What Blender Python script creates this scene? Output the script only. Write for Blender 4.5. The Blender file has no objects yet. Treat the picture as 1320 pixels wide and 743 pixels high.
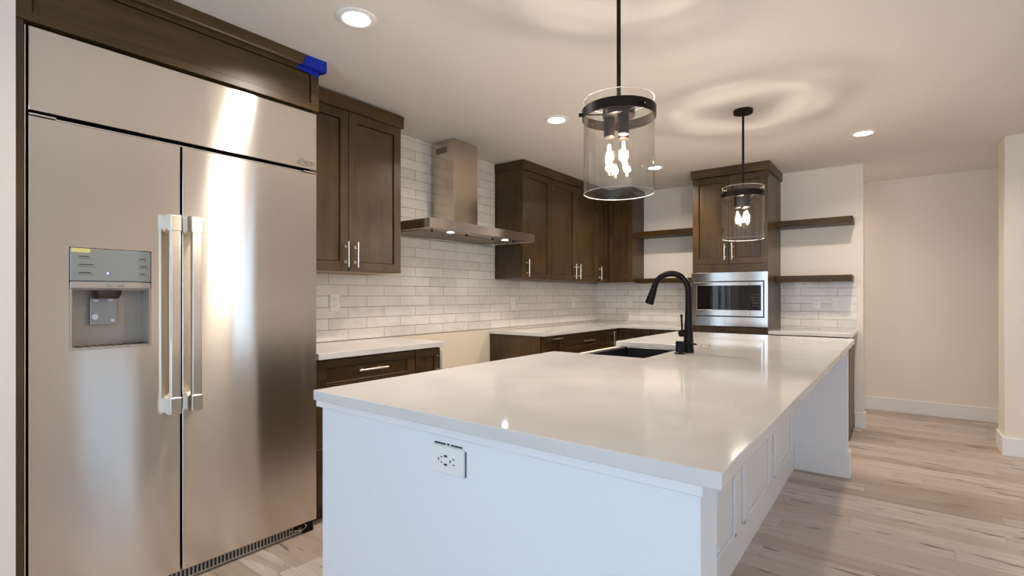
import bpy, bmesh, math, random
from mathutils import Vector, Matrix
random.seed(7)
scene = bpy.context.scene
col = scene.collection
PI = math.pi

# ------------------------------------------------------------------ camera
cam_d = bpy.data.cameras.new('camera')
cam_d.sensor_width = 36.0
cam_d.lens = 651.45 / 1320 * 36.0
cam_d.shift_y = 9.7 / 1320
cam_d.clip_start = 0.02
cam = bpy.data.objects.new('camera', cam_d)
cam.location = (0, 0, 1.22)
cam.rotation_euler = (PI / 2, 0, 0.652)
col.objects.link(cam)
scene.camera = cam

# ------------------------------------------------------------------ light levels
EXPOSURE = 1.10
WORLD_COL = (0.62, 0.80, 1.0)
WORLD_STR = 1.5
CAN_W = 6.8
BULB_W = 3.8
HOOD_W = 2.5
WARM = (1.0, 0.875, 0.74)

w = bpy.data.worlds.new('daylight')
scene.world = w
w.use_nodes = True
bg = w.node_tree.nodes['Background']
bg.inputs[0].default_value = (*WORLD_COL, 1)
bg.inputs[1].default_value = WORLD_STR

vs = scene.view_settings
vs.view_transform = 'Standard'
vs.look = 'None'
vs.gamma = 1
vs.exposure = EXPOSURE
vs.use_curve_mapping = False
cy = scene.cycles
cy.use_denoising = True
cy.max_bounces = 10
cy.diffuse_bounces = 5
cy.glossy_bounces = 5
cy.transmission_bounces = 8
cy.transparent_max_bounces = 32
cy.caustics_reflective = False
cy.caustics_refractive = False
cy.sample_clamp_indirect = 6.0
cy.blur_glossy = 0.5


def portal(name, loc, rot, sx, sy):
    ld = bpy.data.lights.new(name, 'AREA')
    ld.shape = 'RECTANGLE'
    ld.size = sx
    ld.size_y = sy
    ld.cycles.is_portal = True
    o = bpy.data.objects.new(name, ld)
    o.location = loc
    o.rotation_euler = rot
    col.objects.link(o)
    return o


YF = -2.3          # living-room window wall behind the camera
XR = 3.4           # wall on the far right, out of frame
portal('daylight_portal', (0.3, YF + 0.0, 1.15), (PI / 2, 0, PI), 5.6, 2.1)
portal('hall_daylight_portal', (XR, 6.15, 1.15), (0, PI / 2, 0), 2.1, 0.8)
portal('added_sidelight_portal', (XR, 3.75, 1.12), (0, PI / 2, 0), 2.1, 0.4)
portal('added_side_portal', (XR, -0.75, 1.15), (0, PI / 2, 0), 2.1, 2.1)

# ------------------------------------------------------------------ materials
M = {}


def newmat(name):
    m = bpy.data.materials.new(name)
    m.use_nodes = True
    nt = m.node_tree
    b = nt.nodes['Principled BSDF']
    M[name] = m
    return m, nt, b


def L(nt, a, b):
    nt.links.new(a, b)


def node(nt, t, **kw):
    n = nt.nodes.new(t)
    for k, v in kw.items():
        setattr(n, k, v)
    return n


def plain(name, colr, rough=0.5, metal=0.0, spec=0.5, bump=0.0, bscale=200.0, var=0.0):
    m, nt, b = newmat(name)
    b.inputs['Base Color'].default_value = (*colr, 1)
    b.inputs['Roughness'].default_value = rough
    b.inputs['Metallic'].default_value = metal
    b.inputs['Specular IOR Level'].default_value = spec
    tc = node(nt, 'ShaderNodeTexCoord')
    nz = node(nt, 'ShaderNodeTexNoise')
    nz.inputs['Scale'].default_value = bscale
    nz.inputs['Detail'].default_value = 4
    L(nt, tc.outputs['Object'], nz.inputs['Vector'])
    if bump:
        bp = node(nt, 'ShaderNodeBump')
        bp.inputs['Strength'].default_value = bump
        bp.inputs['Distance'].default_value = 0.002
        L(nt, nz.outputs['Fac'], bp.inputs['Height'])
        L(nt, bp.outputs['Normal'], b.inputs['Normal'])
    if var:
        mx = node(nt, 'ShaderNodeMix', data_type='RGBA')
        mx.inputs['A'].default_value = (*[c * (1 - var) for c in colr], 1)
        mx.inputs['B'].default_value = (*[min(1, c * (1 + var)) for c in colr], 1)
        L(nt, nz.outputs['Fac'], mx.inputs['Factor'])
        L(nt, mx.outputs['Result'], b.inputs['Base Color'])
    return m


plain('wall_paint', (0.84, 0.765, 0.685), 0.75, 0, 0.3, 0.12, 160)
plain('ceiling_paint', (0.78, 0.73, 0.675), 0.8, 0, 0.25, 0.15, 140)
plain('drywall_white', (0.80, 0.81, 0.83), 0.6, 0, 0.35, 0.45, 90)
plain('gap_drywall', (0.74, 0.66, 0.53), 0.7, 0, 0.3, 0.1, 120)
plain('white_trim', (0.83, 0.82, 0.82), 0.38, 0, 0.5)
plain('black_matte', (0.0045, 0.0028, 0.0022), 0.36, 0, 0.16)
plain('sink_black', (0.012, 0.012, 0.013), 0.30, 0, 0.5, 0.1, 600)
plain('bronze', (0.010, 0.0055, 0.003), 0.40, 0.0, 0.2)
plain('black_void', (0.006, 0.004, 0.003), 0.6)
plain('nickel', (0.72, 0.66, 0.58), 0.28, 1.0)
plain('chrome', (0.80, 0.78, 0.76), 0.12, 1.0)
plain('plastic_white', (0.82, 0.81, 0.78), 0.35, 0, 0.5)
plain('plastic_slot', (0.02, 0.02, 0.02), 0.5)
plain('grey_plastic', (0.42, 0.37, 0.32), 0.35, 0.3, 0.5)
plain('dark_plastic', (0.05, 0.03, 0.018), 0.35)
plain('panel_silver', (0.30, 0.32, 0.305), 0.28, 0.3)
plain('paddle_grey', (0.36, 0.36, 0.37), 0.25, 0.2)
plain('tape_blue', (0.004, 0.022, 0.36), 0.6, 0, 0.3, 0.2, 400)
plain('sticker_yellow', (0.72, 0.62, 0.22), 0.5)
plain('ink', (0.06, 0.05, 0.045), 0.6)
plain('film_white', (0.75, 0.77, 0.80), 0.3)
plain('mw_glass', (0.008, 0.007, 0.007), 0.03, 0, 0.6)
plain('filter_steel', (0.40, 0.34, 0.28), 0.38, 0.9)
plain('foliage', (0.03, 0.09, 0.03), 0.6, 0, 0.3, 0, 30, 0.4)
plain('patio', (0.35, 0.34, 0.33), 0.8, 0, 0.3, 0.2, 20, 0.1)

# steel: horizontal brushing (tall vertical highlights) on gently rippled sheet
def steel(name, colr, rough, aniso, ripple, rscale=(1, 1, 1), brush=0.0):
    m, nt, b = newmat(name)
    b.inputs['Base Color'].default_value = (*colr, 1)
    b.inputs['Metallic'].default_value = 1.0
    b.inputs['Roughness'].default_value = rough
    b.inputs['Anisotropic'].default_value = aniso
    if aniso:
        tg = node(nt, 'ShaderNodeCombineXYZ')
        tg.inputs['Z'].default_value = 1.0
        L(nt, tg.outputs[0], b.inputs['Tangent'])
    tc = node(nt, 'ShaderNodeTexCoord')
    last = None
    for (sc_, dist, det) in ((rscale, ripple, 0.5), ((1, 6, 1700), brush, 1)):
        if not dist:
            continue
        mp = node(nt, 'ShaderNodeMapping')
        mp.inputs['Scale'].default_value = sc_
        L(nt, tc.outputs['Object'], mp.inputs['Vector'])
        nz = node(nt, 'ShaderNodeTexNoise')
        nz.inputs['Scale'].default_value = 1.0
        nz.inputs['Detail'].default_value = det
        L(nt, mp.outputs[0], nz.inputs['Vector'])
        bp = node(nt, 'ShaderNodeBump')
        bp.inputs['Strength'].default_value = 1.0
        bp.inputs['Distance'].default_value = dist
        L(nt, nz.outputs['Fac'], bp.inputs['Height'])
        if last:
            L(nt, last.outputs['Normal'], bp.inputs['Normal'])
        last = bp
    if last:
        L(nt, last.outputs['Normal'], b.inputs['Normal'])
    return m


steel('fridge_steel', (0.80, 0.755, 0.70), 0.185, 1.0, 0.0032, (0.3, 6.0, 0.35), 0.0)
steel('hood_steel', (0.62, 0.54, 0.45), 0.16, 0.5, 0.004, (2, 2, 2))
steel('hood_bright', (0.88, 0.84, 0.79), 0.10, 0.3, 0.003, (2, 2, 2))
steel('mw_steel', (0.74, 0.72, 0.70), 0.14, 0.6, 0.003, (2, 2, 2))
steel('handle_steel', (0.72, 0.66, 0.57), 0.26, 0.0, 0.0)


def wood(name, axis, dark=(0.030, 0.0140, 0.0030), light=(0.086, 0.046, 0.0120)):
    m, nt, b = newmat(name)
    tc = node(nt, 'ShaderNodeTexCoord')
    oi = node(nt, 'ShaderNodeObjectInfo')
    ad = node(nt, 'ShaderNodeVectorMath', operation='ADD')
    sc = node(nt, 'ShaderNodeVectorMath', operation='SCALE')
    sc.inputs[0].default_value = (7.3, 3.1, 5.7)
    L(nt, oi.outputs['Random'], sc.inputs['Scale'])
    L(nt, tc.outputs['Object'], ad.inputs[0])
    L(nt, sc.outputs[0], ad.inputs[1])
    mp = node(nt, 'ShaderNodeMapping')
    s = [34, 34, 34]
    s['xyz'.index(axis)] = 2.0
    mp.inputs['Scale'].default_value = s
    L(nt, ad.outputs[0], mp.inputs['Vector'])
    n1 = node(nt, 'ShaderNodeTexNoise')
    n1.inputs['Scale'].default_value = 1.0
    n1.inputs['Detail'].default_value = 6
    n1.inputs['Roughness'].default_value = 0.65
    L(nt, mp.outputs[0], n1.inputs['Vector'])
    n2 = node(nt, 'ShaderNodeTexNoise')
    n2.inputs['Scale'].default_value = 3.5
    n2.inputs['Detail'].default_value = 3
    L(nt, ad.outputs[0], n2.inputs['Vector'])
    mxf = node(nt, 'ShaderNodeMath', operation='MULTIPLY_ADD')
    mxf.inputs[1].default_value = 0.5
    L(nt, n1.outputs['Fac'], mxf.inputs[0])
    h = node(nt, 'ShaderNodeMath', operation='MULTIPLY')
    h.inputs[1].default_value = 0.5
    L(nt, n2.outputs['Fac'], h.inputs[0])
    L(nt, h.outputs[0], mxf.inputs[2])
    cr = node(nt, 'ShaderNodeValToRGB')
    cr.color_ramp.elements[0].position = 0.36
    cr.color_ramp.elements[0].color = (*dark, 1)
    cr.color_ramp.elements[1].position = 0.64
    cr.color_ramp.elements[1].color = (*light, 1)
    L(nt, mxf.outputs[0], cr.inputs[0])
    L(nt, cr.outputs[0], b.inputs['Base Color'])
    b.inputs['Roughness'].default_value = 0.36
    b.inputs['Specular IOR Level'].default_value = 0.5
    bp = node(nt, 'ShaderNodeBump')
    bp.inputs['Strength'].default_value = 0.08
    bp.inputs['Distance'].default_value = 0.001
    L(nt, n1.outputs['Fac'], bp.inputs['Height'])
    L(nt, bp.outputs['Normal'], b.inputs['Normal'])
    return m


for ax in 'xyz':
    wood('wood_' + ax, ax)
wood('shelf_wood', 'x', (0.022, 0.011, 0.0025), (0.060, 0.031, 0.007))
M['shelf_wood'].node_tree.nodes['Principled BSDF'].inputs['Specular IOR Level'].default_value = 0.22
wood('raw_edge', 'y', (0.30, 0.17, 0.06), (0.42, 0.27, 0.11))


def quartz():
    m, nt, b = newmat('quartz')
    tc = node(nt, 'ShaderNodeTexCoord')
    nz = node(nt, 'ShaderNodeTexNoise')
    nz.inputs['Scale'].default_value = 5
    nz.inputs['Detail'].default_value = 8
    L(nt, tc.outputs['Object'], nz.inputs['Vector'])
    cr = node(nt, 'ShaderNodeValToRGB')
    cr.color_ramp.elements[0].position = 0.3
    cr.color_ramp.elements[0].color = (0.64, 0.615, 0.59, 1)
    cr.color_ramp.elements[1].position = 0.7
    cr.color_ramp.elements[1].color = (0.70, 0.68, 0.66, 1)
    L(nt, nz.outputs['Fac'], cr.inputs[0])
    L(nt, cr.outputs[0], b.inputs['Base Color'])
    b.inputs['Roughness'].default_value = 0.07
    b.inputs['Specular IOR Level'].default_value = 0.6


quartz()


def tile(name, uaxis, uoff):
    """glossy hand-made 3 x 12 in. running-bond tile"""
    m, nt, b = newmat(name)
    tc = node(nt, 'ShaderNodeTexCoord')
    sp = node(nt, 'ShaderNodeSeparateXYZ')
    L(nt, tc.outputs['Object'], sp.inputs[0])
    au = node(nt, 'ShaderNodeMath', operation='ADD')
    au.inputs[1].default_value = uoff
    L(nt, sp.outputs['XYZ'.index(uaxis)], au.inputs[0])
    av = node(nt, 'ShaderNodeMath', operation='ADD')
    av.inputs[1].default_value = -0.9165 + 0.075 * 20
    L(nt, sp.outputs[2], av.inputs[0])
    cb = node(nt, 'ShaderNodeCombineXYZ')
    L(nt, au.outputs[0], cb.inputs[0])
    L(nt, av.outputs[0], cb.inputs[1])
    br = node(nt, 'ShaderNodeTexBrick')
    br.offset = 0.5
    br.offset_frequency = 2
    br.inputs['Scale'].default_value = 1
    br.inputs['Brick Width'].default_value = 0.302
    br.inputs['Row Height'].default_value = 0.075
    br.inputs['Mortar Size'].default_value = 0.0018
    br.inputs['Mortar Smooth'].default_value = 0.3
    br.inputs['Color1'].default_value = (0.745, 0.69, 0.625, 1)
    br.inputs['Color2'].default_value = (0.83, 0.785, 0.725, 1)
    br.inputs['Mortar'].default_value = (0.42, 0.35, 0.28, 1)
    L(nt, cb.outputs[0], br.inputs['Vector'])
    nz = node(nt, 'ShaderNodeTexNoise')
    nz.inputs['Scale'].default_value = 14
    nz.inputs['Detail'].default_value = 3
    L(nt, tc.outputs['Object'], nz.inputs['Vector'])
    mr = node(nt, 'ShaderNodeMapRange')
    mr.inputs['To Min'].default_value = 0.88
    mr.inputs['To Max'].default_value = 1.10
    L(nt, nz.outputs['Fac'], mr.inputs['Value'])
    mx = node(nt, 'ShaderNodeMix', data_type='RGBA', blend_type='MULTIPLY')
    mx.inputs['Factor'].default_value = 1
    L(nt, br.outputs['Color'], mx.inputs['A'])
    L(nt, mr.outputs[0], mx.inputs['B'])
    L(nt, mx.outputs['Result'], b.inputs['Base Color'])
    b.inputs['Roughness'].default_value = 0.09
    # surface: pillowed faces, wavy glaze, recessed joints
    n2 = node(nt, 'ShaderNodeTexNoise')
    n2.inputs['Scale'].default_value = 22
    n2.inputs['Detail'].default_value = 1.5
    L(nt, tc.outputs['Object'], n2.inputs['Vector'])
    sb = node(nt, 'ShaderNodeMath', operation='SUBTRACT')
    L(nt, n2.outputs['Fac'], sb.inputs[0])
    L(nt, br.outputs['Fac'], sb.inputs[1])
    bp = node(nt, 'ShaderNodeBump')
    bp.inputs['Strength'].default_value = 1.0
    bp.inputs['Distance'].default_value = 0.005
    L(nt, sb.outputs[0], bp.inputs['Height'])
    L(nt, bp.outputs['Normal'], b.inputs['Normal'])
    return m


tile('tile_left', 'Y', -2.064 + 0.302 * 20 + 0.151)
tile('tile_back', 'X', 0.904 + 0.302 * 20)


def floor_mat():
    m, nt, b = newmat('oak_floor')
    tc = node(nt, 'ShaderNodeTexCoord')
    mp = node(nt, 'ShaderNodeMapping')
    mp.inputs['Location'].default_value = (20.3, 20.04, 0)
    L(nt, tc.outputs['Object'], mp.inputs['Vector'])
    # every row of planks starts at its own random place
    spv = node(nt, 'ShaderNodeSeparateXYZ')
    L(nt, mp.outputs[0], spv.inputs[0])
    dv = node(nt, 'ShaderNodeMath', operation='DIVIDE')
    dv.inputs[1].default_value = 0.125
    L(nt, spv.outputs['Y'], dv.inputs[0])
    fl = node(nt, 'ShaderNodeMath', operation='FLOOR')
    L(nt, dv.outputs[0], fl.inputs[0])
    wn = node(nt, 'ShaderNodeTexWhiteNoise', noise_dimensions='1D')
    L(nt, fl.outputs[0], wn.inputs['W'])
    ma = node(nt, 'ShaderNodeMath', operation='MULTIPLY_ADD')
    ma.inputs[1].default_value = 7.0
    L(nt, wn.outputs['Value'], ma.inputs[0])
    L(nt, spv.outputs['X'], ma.inputs[2])
    cbv = node(nt, 'ShaderNodeCombineXYZ')
    L(nt, ma.outputs[0], cbv.inputs['X'])
    L(nt, spv.outputs['Y'], cbv.inputs['Y'])
    br = node(nt, 'ShaderNodeTexBrick')
    br.offset = 0.0
    br.inputs['Scale'].default_value = 1
    br.inputs['Brick Width'].default_value = 1.15
    br.inputs['Row Height'].default_value = 0.125
    br.inputs['Mortar Size'].default_value = 0.0009
    br.inputs['Mortar Smooth'].default_value = 0.2
    br.inputs['Bias'].default_value = 0.0
    br.inputs['Color1'].default_value = (0.0, 0.0, 0.0, 1)
    br.inputs['Color2'].default_value = (1, 1, 1, 1)
    br.inputs['Mortar'].default_value = (0.5, 0.5, 0.5, 1)
    L(nt, cbv.outputs[0], br.inputs['Vector'])
    # per-plank shift of the grain
    rnd = node(nt, 'ShaderNodeVectorMath', operation='MULTIPLY')
    rnd.inputs[1].default_value = (3.7, 11.3, 5.1)
    L(nt, br.outputs['Color'], rnd.inputs[0])
    ad = node(nt, 'ShaderNodeVectorMath', operation='ADD')
    L(nt, tc.outputs['Object'], ad.inputs[0])
    L(nt, rnd.outputs[0], ad.inputs[1])
    g = node(nt, 'ShaderNodeMapping')
    g.inputs['Scale'].default_value = (1.6, 26, 1)
    L(nt, ad.outputs[0], g.inputs['Vector'])
    n1 = node(nt, 'ShaderNodeTexNoise')
    n1.inputs['Scale'].default_value = 1
    n1.inputs['Detail'].default_value = 7
    n1.inputs['Roughness'].default_value = 0.6
    n1.inputs['Distortion'].default_value = 0.4
    L(nt, g.outputs[0], n1.inputs['Vector'])
    base = node(nt, 'ShaderNodeValToRGB')
    e = base.color_ramp.elements
    e[0].position = 0.0
    e[0].color = (0.41, 0.315, 0.245, 1)
    e[1].position = 1.0
    e[1].color = (0.60, 0.505, 0.44, 1)
    e2 = base.color_ramp.elements.new(0.5)
    e2.color = (0.54, 0.44, 0.37, 1)
    L(nt, br.outputs['Color'], base.inputs[0])
    gr = node(nt, 'ShaderNodeMapRange')
    gr.inputs['From Min'].default_value = 0.3
    gr.inputs['From Max'].default_value = 0.7
    gr.inputs['To Min'].default_value = 0.87
    gr.inputs['To Max'].default_value = 1.09
    L(nt, n1.outputs['Fac'], gr.inputs['Value'])
    m1 = node(nt, 'ShaderNodeMix', data_type='RGBA', blend_type='MULTIPLY')
    m1.inputs['Factor'].default_value = 1
    L(nt, base.outputs[0], m1.inputs['A'])
    L(nt, gr.outputs[0], m1.inputs['B'])
    # long brown mineral streaks
    s = node(nt, 'ShaderNodeMapping')
    s.inputs['Scale'].default_value = (1.1, 9, 1)
    L(nt, ad.outputs[0], s.inputs['Vector'])
    n2 = node(nt, 'ShaderNodeTexNoise')
    n2.inputs['Scale'].default_value = 1
    n2.inputs['Detail'].default_value = 5
    n2.inputs['Roughness'].default_value = 0.62
    n2.inputs['Distortion'].default_value = 0.6
    L(nt, s.outputs[0], n2.inputs['Vector'])
    r2 = node(nt, 'ShaderNodeMapRange')
    r2.inputs['From Min'].default_value = 0.565
    r2.inputs['From Max'].default_value = 0.70
    L(nt, n2.outputs['Fac'], r2.inputs['Value'])
    f2 = node(nt, 'ShaderNodeMath', operation='MULTIPLY')
    f2.inputs[1].default_value = 0.5
    L(nt, r2.outputs[0], f2.inputs[0])
    m2 = node(nt, 'ShaderNodeMix', data_type='RGBA')
    m2.inputs['B'].default_value = (0.25, 0.145, 0.075, 1)
    L(nt, f2.outputs[0], m2.inputs['Factor'])
    L(nt, m1.outputs['Result'], m2.inputs['A'])
    # small dark knots and cracks
    k = node(nt, 'ShaderNodeMapping')
    k.inputs['Scale'].default_value = (4.2, 30, 1)
    L(nt, ad.outputs[0], k.inputs['Vector'])
    n3 = node(nt, 'ShaderNodeTexNoise')
    n3.inputs['Scale'].default_value = 1
    n3.inputs['Detail'].default_value = 2
    L(nt, k.outputs[0], n3.inputs['Vector'])
    r3 = node(nt, 'ShaderNodeMapRange')
    r3.inputs['From Min'].default_value = 0.635
    r3.inputs['From Max'].default_value = 0.70
    L(nt, n3.outputs['Fac'], r3.inputs['Value'])
    f3 = node(nt, 'ShaderNodeMath', operation='MULTIPLY')
    f3.inputs[1].default_value = 0.85
    L(nt, r3.outputs[0], f3.inputs[0])
    m3 = node(nt, 'ShaderNodeMix', data_type='RGBA')
    m3.inputs['B'].default_value = (0.11, 0.06, 0.035, 1)
    L(nt, f3.outputs[0], m3.inputs['Factor'])
    L(nt, m2.outputs['Result'], m3.inputs['A'])
    # joints
    fj = node(nt, 'ShaderNodeMath', operation='MULTIPLY')
    fj.inputs[1].default_value = 0.55
    L(nt, br.outputs['Fac'], fj.inputs[0])
    m4 = node(nt, 'ShaderNodeMix', data_type='RGBA')
    m4.inputs['B'].default_value = (0.16, 0.095, 0.055, 1)
    L(nt, fj.outputs[0], m4.inputs['Factor'])
    L(nt, m3.outputs['Result'], m4.inputs['A'])
    L(nt, m4.outputs['Result'], b.inputs['Base Color'])
    b.inputs['Roughness'].default_value = 0.36
    bp = node(nt, 'ShaderNodeBump')
    bp.inputs['Strength'].default_value = 0.15
    bp.inputs['Distance'].default_value = 0.001
    L(nt, n1.outputs['Fac'], bp.inputs['Height'])
    L(nt, bp.outputs['Normal'], b.inputs['Normal'])


floor_mat()


def thin_glass(name, tint=(0.995, 0.995, 0.985), boost=1.0):
    m = bpy.data.materials.new(name)
    m.use_nodes = True
    nt = m.node_tree
    nt.nodes.clear()
    out = node(nt, 'ShaderNodeOutputMaterial')
    tr = node(nt, 'ShaderNodeBsdfTransparent')
    tr.inputs[0].default_value = (*tint, 1)
    gl = node(nt, 'ShaderNodeBsdfGlossy')
    gl.inputs['Roughness'].default_value = 0.02
    # thin pane: reflection grows towards grazing angles, the same on both faces
    fr = node(nt, 'ShaderNodeLayerWeight')
    fr.inputs['Blend'].default_value = 0.5
    pw = node(nt, 'ShaderNodeMath', operation='POWER')
    pw.inputs[1].default_value = 4.0
    L(nt, fr.outputs['Facing'], pw.inputs[0])
    ml = node(nt, 'ShaderNodeMath', operation='MULTIPLY_ADD')
    ml.inputs[1].default_value = 0.75 * boost
    ml.inputs[2].default_value = 0.05
    ml.use_clamp = True
    L(nt, pw.outputs[0], ml.inputs[0])
    mx = node(nt, 'ShaderNodeMixShader')
    L(nt, ml.outputs[0], mx.inputs[0])
    L(nt, tr.outputs[0], mx.inputs[1])
    L(nt, gl.outputs[0], mx.inputs[2])
    L(nt, mx.outputs[0], out.inputs[0])
    M[name] = m


thin_glass('clear_glass')
thin_glass('window_glass', (0.98, 0.99, 1.0))
thin_glass('bulb_glass', (0.99, 0.98, 0.96), 0.3)


def emit(name, colr, strength):
    m = bpy.data.materials.new(name)
    m.use_nodes = True
    nt = m.node_tree
    nt.nodes.clear()
    out = node(nt, 'ShaderNodeOutputMaterial')
    em = node(nt, 'ShaderNodeEmission')
    em.inputs[0].default_value = (*colr, 1)
    em.inputs[1].default_value = strength
    L(nt, em.outputs[0], out.inputs[0])
    M[name] = m


emit('lamp_lens', (1.0, 0.93, 0.84), 6.0)
emit('filament', (1.0, 0.86, 0.62), 14.0)
plain('lit_rim_glass', (0.42, 0.42, 0.39), 0.25, 0, 0.5)  # pale solid colour stands in for bulb light carried to the glass edge
emit('led_blue', (0.25, 0.35, 1.0), 2.5)
emit('hood_lens', (0.95, 0.97, 1.0), 8.0)


# ------------------------------------------------------------------ mesh helpers
class MB:
    def __init__(self):
        self.bm = bmesh.new()

    def box(self, x0, x1, y0, y1, z0, z1, bev=0.0, seg=1):
        x0, x1 = sorted((x0, x1))
        y0, y1 = sorted((y0, y1))
        z0, z1 = sorted((z0, z1))
        mat = Matrix.Translation(((x0 + x1) / 2, (y0 + y1) / 2, (z0 + z1) / 2)) @ Matrix.Diagonal((x1 - x0, y1 - y0, z1 - z0, 1))
        r = bmesh.ops.create_cube(self.bm, size=1, matrix=mat)
        if bev:
            es = list({e for v in r['verts'] for e in v.link_edges})
            bmesh.ops.bevel(self.bm, geom=es, offset=bev, segments=seg, affect='EDGES', profile=0.5)
        return self

    def prism(self, pts, axis, a0, a1, bev=0.0, seg=2):
        """extrude a polygon (list of 2-tuples in the other two axes, xyz order) along an axis"""
        i = 'xyz'.index(axis)

        def mk(p, a):
            c = list(p)
            c.insert(i, a)
            return self.bm.verts.new(c)
        lo = [mk(p, a0) for p in pts]
        hi = [mk(p, a1) for p in pts]
        fs = [self.bm.faces.new(lo), self.bm.faces.new(hi)]
        n = len(pts)
        for k in range(n):
            fs.append(self.bm.faces.new((lo[k], lo[(k + 1) % n], hi[(k + 1) % n], hi[k])))
        bmesh.ops.recalc_face_normals(self.bm, faces=fs)
        if bev:
            es = list({e for f in fs for e in f.edges})
            bmesh.ops.bevel(self.bm, geom=es, offset=bev, segments=seg, affect='EDGES', profile=0.5)
        return self

    def cyl(self, p0, p1, r, r2=None, seg=20, caps=True):
        p0, p1 = Vector(p0), Vector(p1)
        d = p1 - p0
        q = d.to_track_quat('Z', 'Y').to_matrix().to_4x4()
        mat = Matrix.Translation((p0 + p1) / 2) @ q
        r_ = bmesh.ops.create_cone(self.bm, cap_ends=caps, segments=seg, radius1=r, radius2=r if r2 is None else r2, depth=d.length, matrix=mat)
        for f in {f for v in r_['verts'] for f in v.link_faces}:
            f.smooth = len(f.verts) == 4
        return self

    def tube(self, pts, r, seg=16):
        pts = [Vector(p) for p in pts]
        rs = r if isinstance(r, (list, tuple)) else [r] * len(pts)
        rings = []
        up = None
        for k, p in enumerate(pts):
            t = (pts[min(k + 1, len(pts) - 1)] - pts[max(k - 1, 0)]).normalized()
            if up is None:
                up = Vector((0, 1, 0)) if abs(t.y) < 0.9 else Vector((1, 0, 0))
            a = (up - t * up.dot(t)).normalized()
            up = a
            b = t.cross(a)
            rings.append([self.bm.verts.new(p + (a * math.cos(2 * PI * j / seg) + b * math.sin(2 * PI * j / seg)) * rs[k]) for j in range(seg)])
        for A, B in zip(rings, rings[1:]):
            for j in range(seg):
                self.bm.faces.new((A[j], A[(j + 1) % seg], B[(j + 1) % seg], B[j])).smooth = True
        self.bm.faces.new(list(reversed(rings[0])))
        self.bm.faces.new(rings[-1])
        return self

    def lathe(self, c, prof, seg=48, close=False):
        """prof: list of (r, z); revolve about the vertical through c"""
        c = Vector(c)
        rings = []
        for r, z in prof:
            if r < 1e-6:
                rings.append([self.bm.verts.new(c + Vector((0, 0, z)))])
            else:
                rings.append([self.bm.verts.new(c + Vector((r * math.cos(2 * PI * j / seg), r * math.sin(2 * PI * j / seg), z))) for j in range(seg)])
        pairs = list(zip(rings, rings[1:]))
        if close:
            pairs.append((rings[-1], rings[0]))
        for A, B in pairs:
            for j in range(seg):
                if len(A) == 1 and len(B) == 1:
                    continue
                if len(A) == 1:
                    self.bm.faces.new((A[0], B[(j + 1) % seg], B[j])).smooth = True
                elif len(B) == 1:
                    self.bm.faces.new((A[j], A[(j + 1) % seg], B[0])).smooth = True
                else:
                    self.bm.faces.new((A[j], A[(j + 1) % seg], B[(j + 1) % seg], B[j])).smooth = True
        return self

    def sphere(self, c, r, scale=(1, 1, 1), seg=16):
        r_ = bmesh.ops.create_uvsphere(self.bm, u_segments=seg, v_segments=seg // 2, radius=r,
                                       matrix=Matrix.Translation(c) @ Matrix.Diagonal((*scale, 1)))
        for f in {f for v in r_['verts'] for f in v.link_faces}:
            f.smooth = True
        return self

    def build(self, name, mat, parent=None, smooth=True):
        bm = self.bm
        o0 = origin_of(parent)
        bmesh.ops.recalc_face_normals(bm, faces=bm.faces)
        bmesh.ops.translate(bm, verts=bm.verts, vec=-o0)
        for e in bm.edges:
            if len(e.link_faces) == 2 and e.calc_face_angle(0) > 0.55:
                e.smooth = False
        me = bpy.data.meshes.new(name)
        bm.to_mesh(me)
        bm.free()
        me.materials.append(M[mat] if isinstance(mat, str) else mat)
        o = bpy.data.objects.new(name, me)
        col.objects.link(o)
        if parent is not None:
            o.parent = parent
        return o


def origin_of(p):
    v = Vector((0, 0, 0))
    while p is not None:
        v = v + Vector(p.location)
        p = p.parent
    return v


def tag(o, label=None, cat=None, group=None, kind=None):
    if label:
        o['label'] = label
    if cat:
        o['category'] = cat
    if group:
        o['group'] = group
    if kind:
        o['kind'] = kind
    return o


def thing(name, label, cat, loc, group=None):
    o = bpy.data.objects.new(name, None)
    o.empty_display_size = 0.1
    o.location = loc
    col.objects.link(o)
    return tag(o, label, cat, group)


def copy_tree(o, parent=None):
    c = o.copy()
    col.objects.link(c)
    c.parent = parent
    for ch in list(o.children):
        copy_tree(ch, c)
    return c


def dup(o, loc, label, rotz=None):
    c = copy_tree(o)
    c.location = loc
    if rotz is not None:
        c.rotation_euler = (0, 0, rotz)
    c['label'] = label
    return c


def struct(name, mb, mat):
    return tag(mb.build(name, mat), kind='structure')


# oriented boxes: face 'x' looks towards +x (front plane x = fr), face 'y' looks towards -y (front plane y = fr)
def fb(mb, face, fr, d0, d1, u0, u1, z0, z1, bev=0.0015):
    """d0..d1 measured backwards (into the wall) from the front plane"""
    if face == 'x':
        mb.box(fr - d1, fr - d0, u0, u1, z0, z1, bev)
    else:
        mb.box(u0, u1, fr + d0, fr + d1, z0, z1, bev)
    return mb


def fp(face, fr, d, u, z):
    return (fr - d, u, z) if face == 'x' else (u, fr + d, z)


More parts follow.
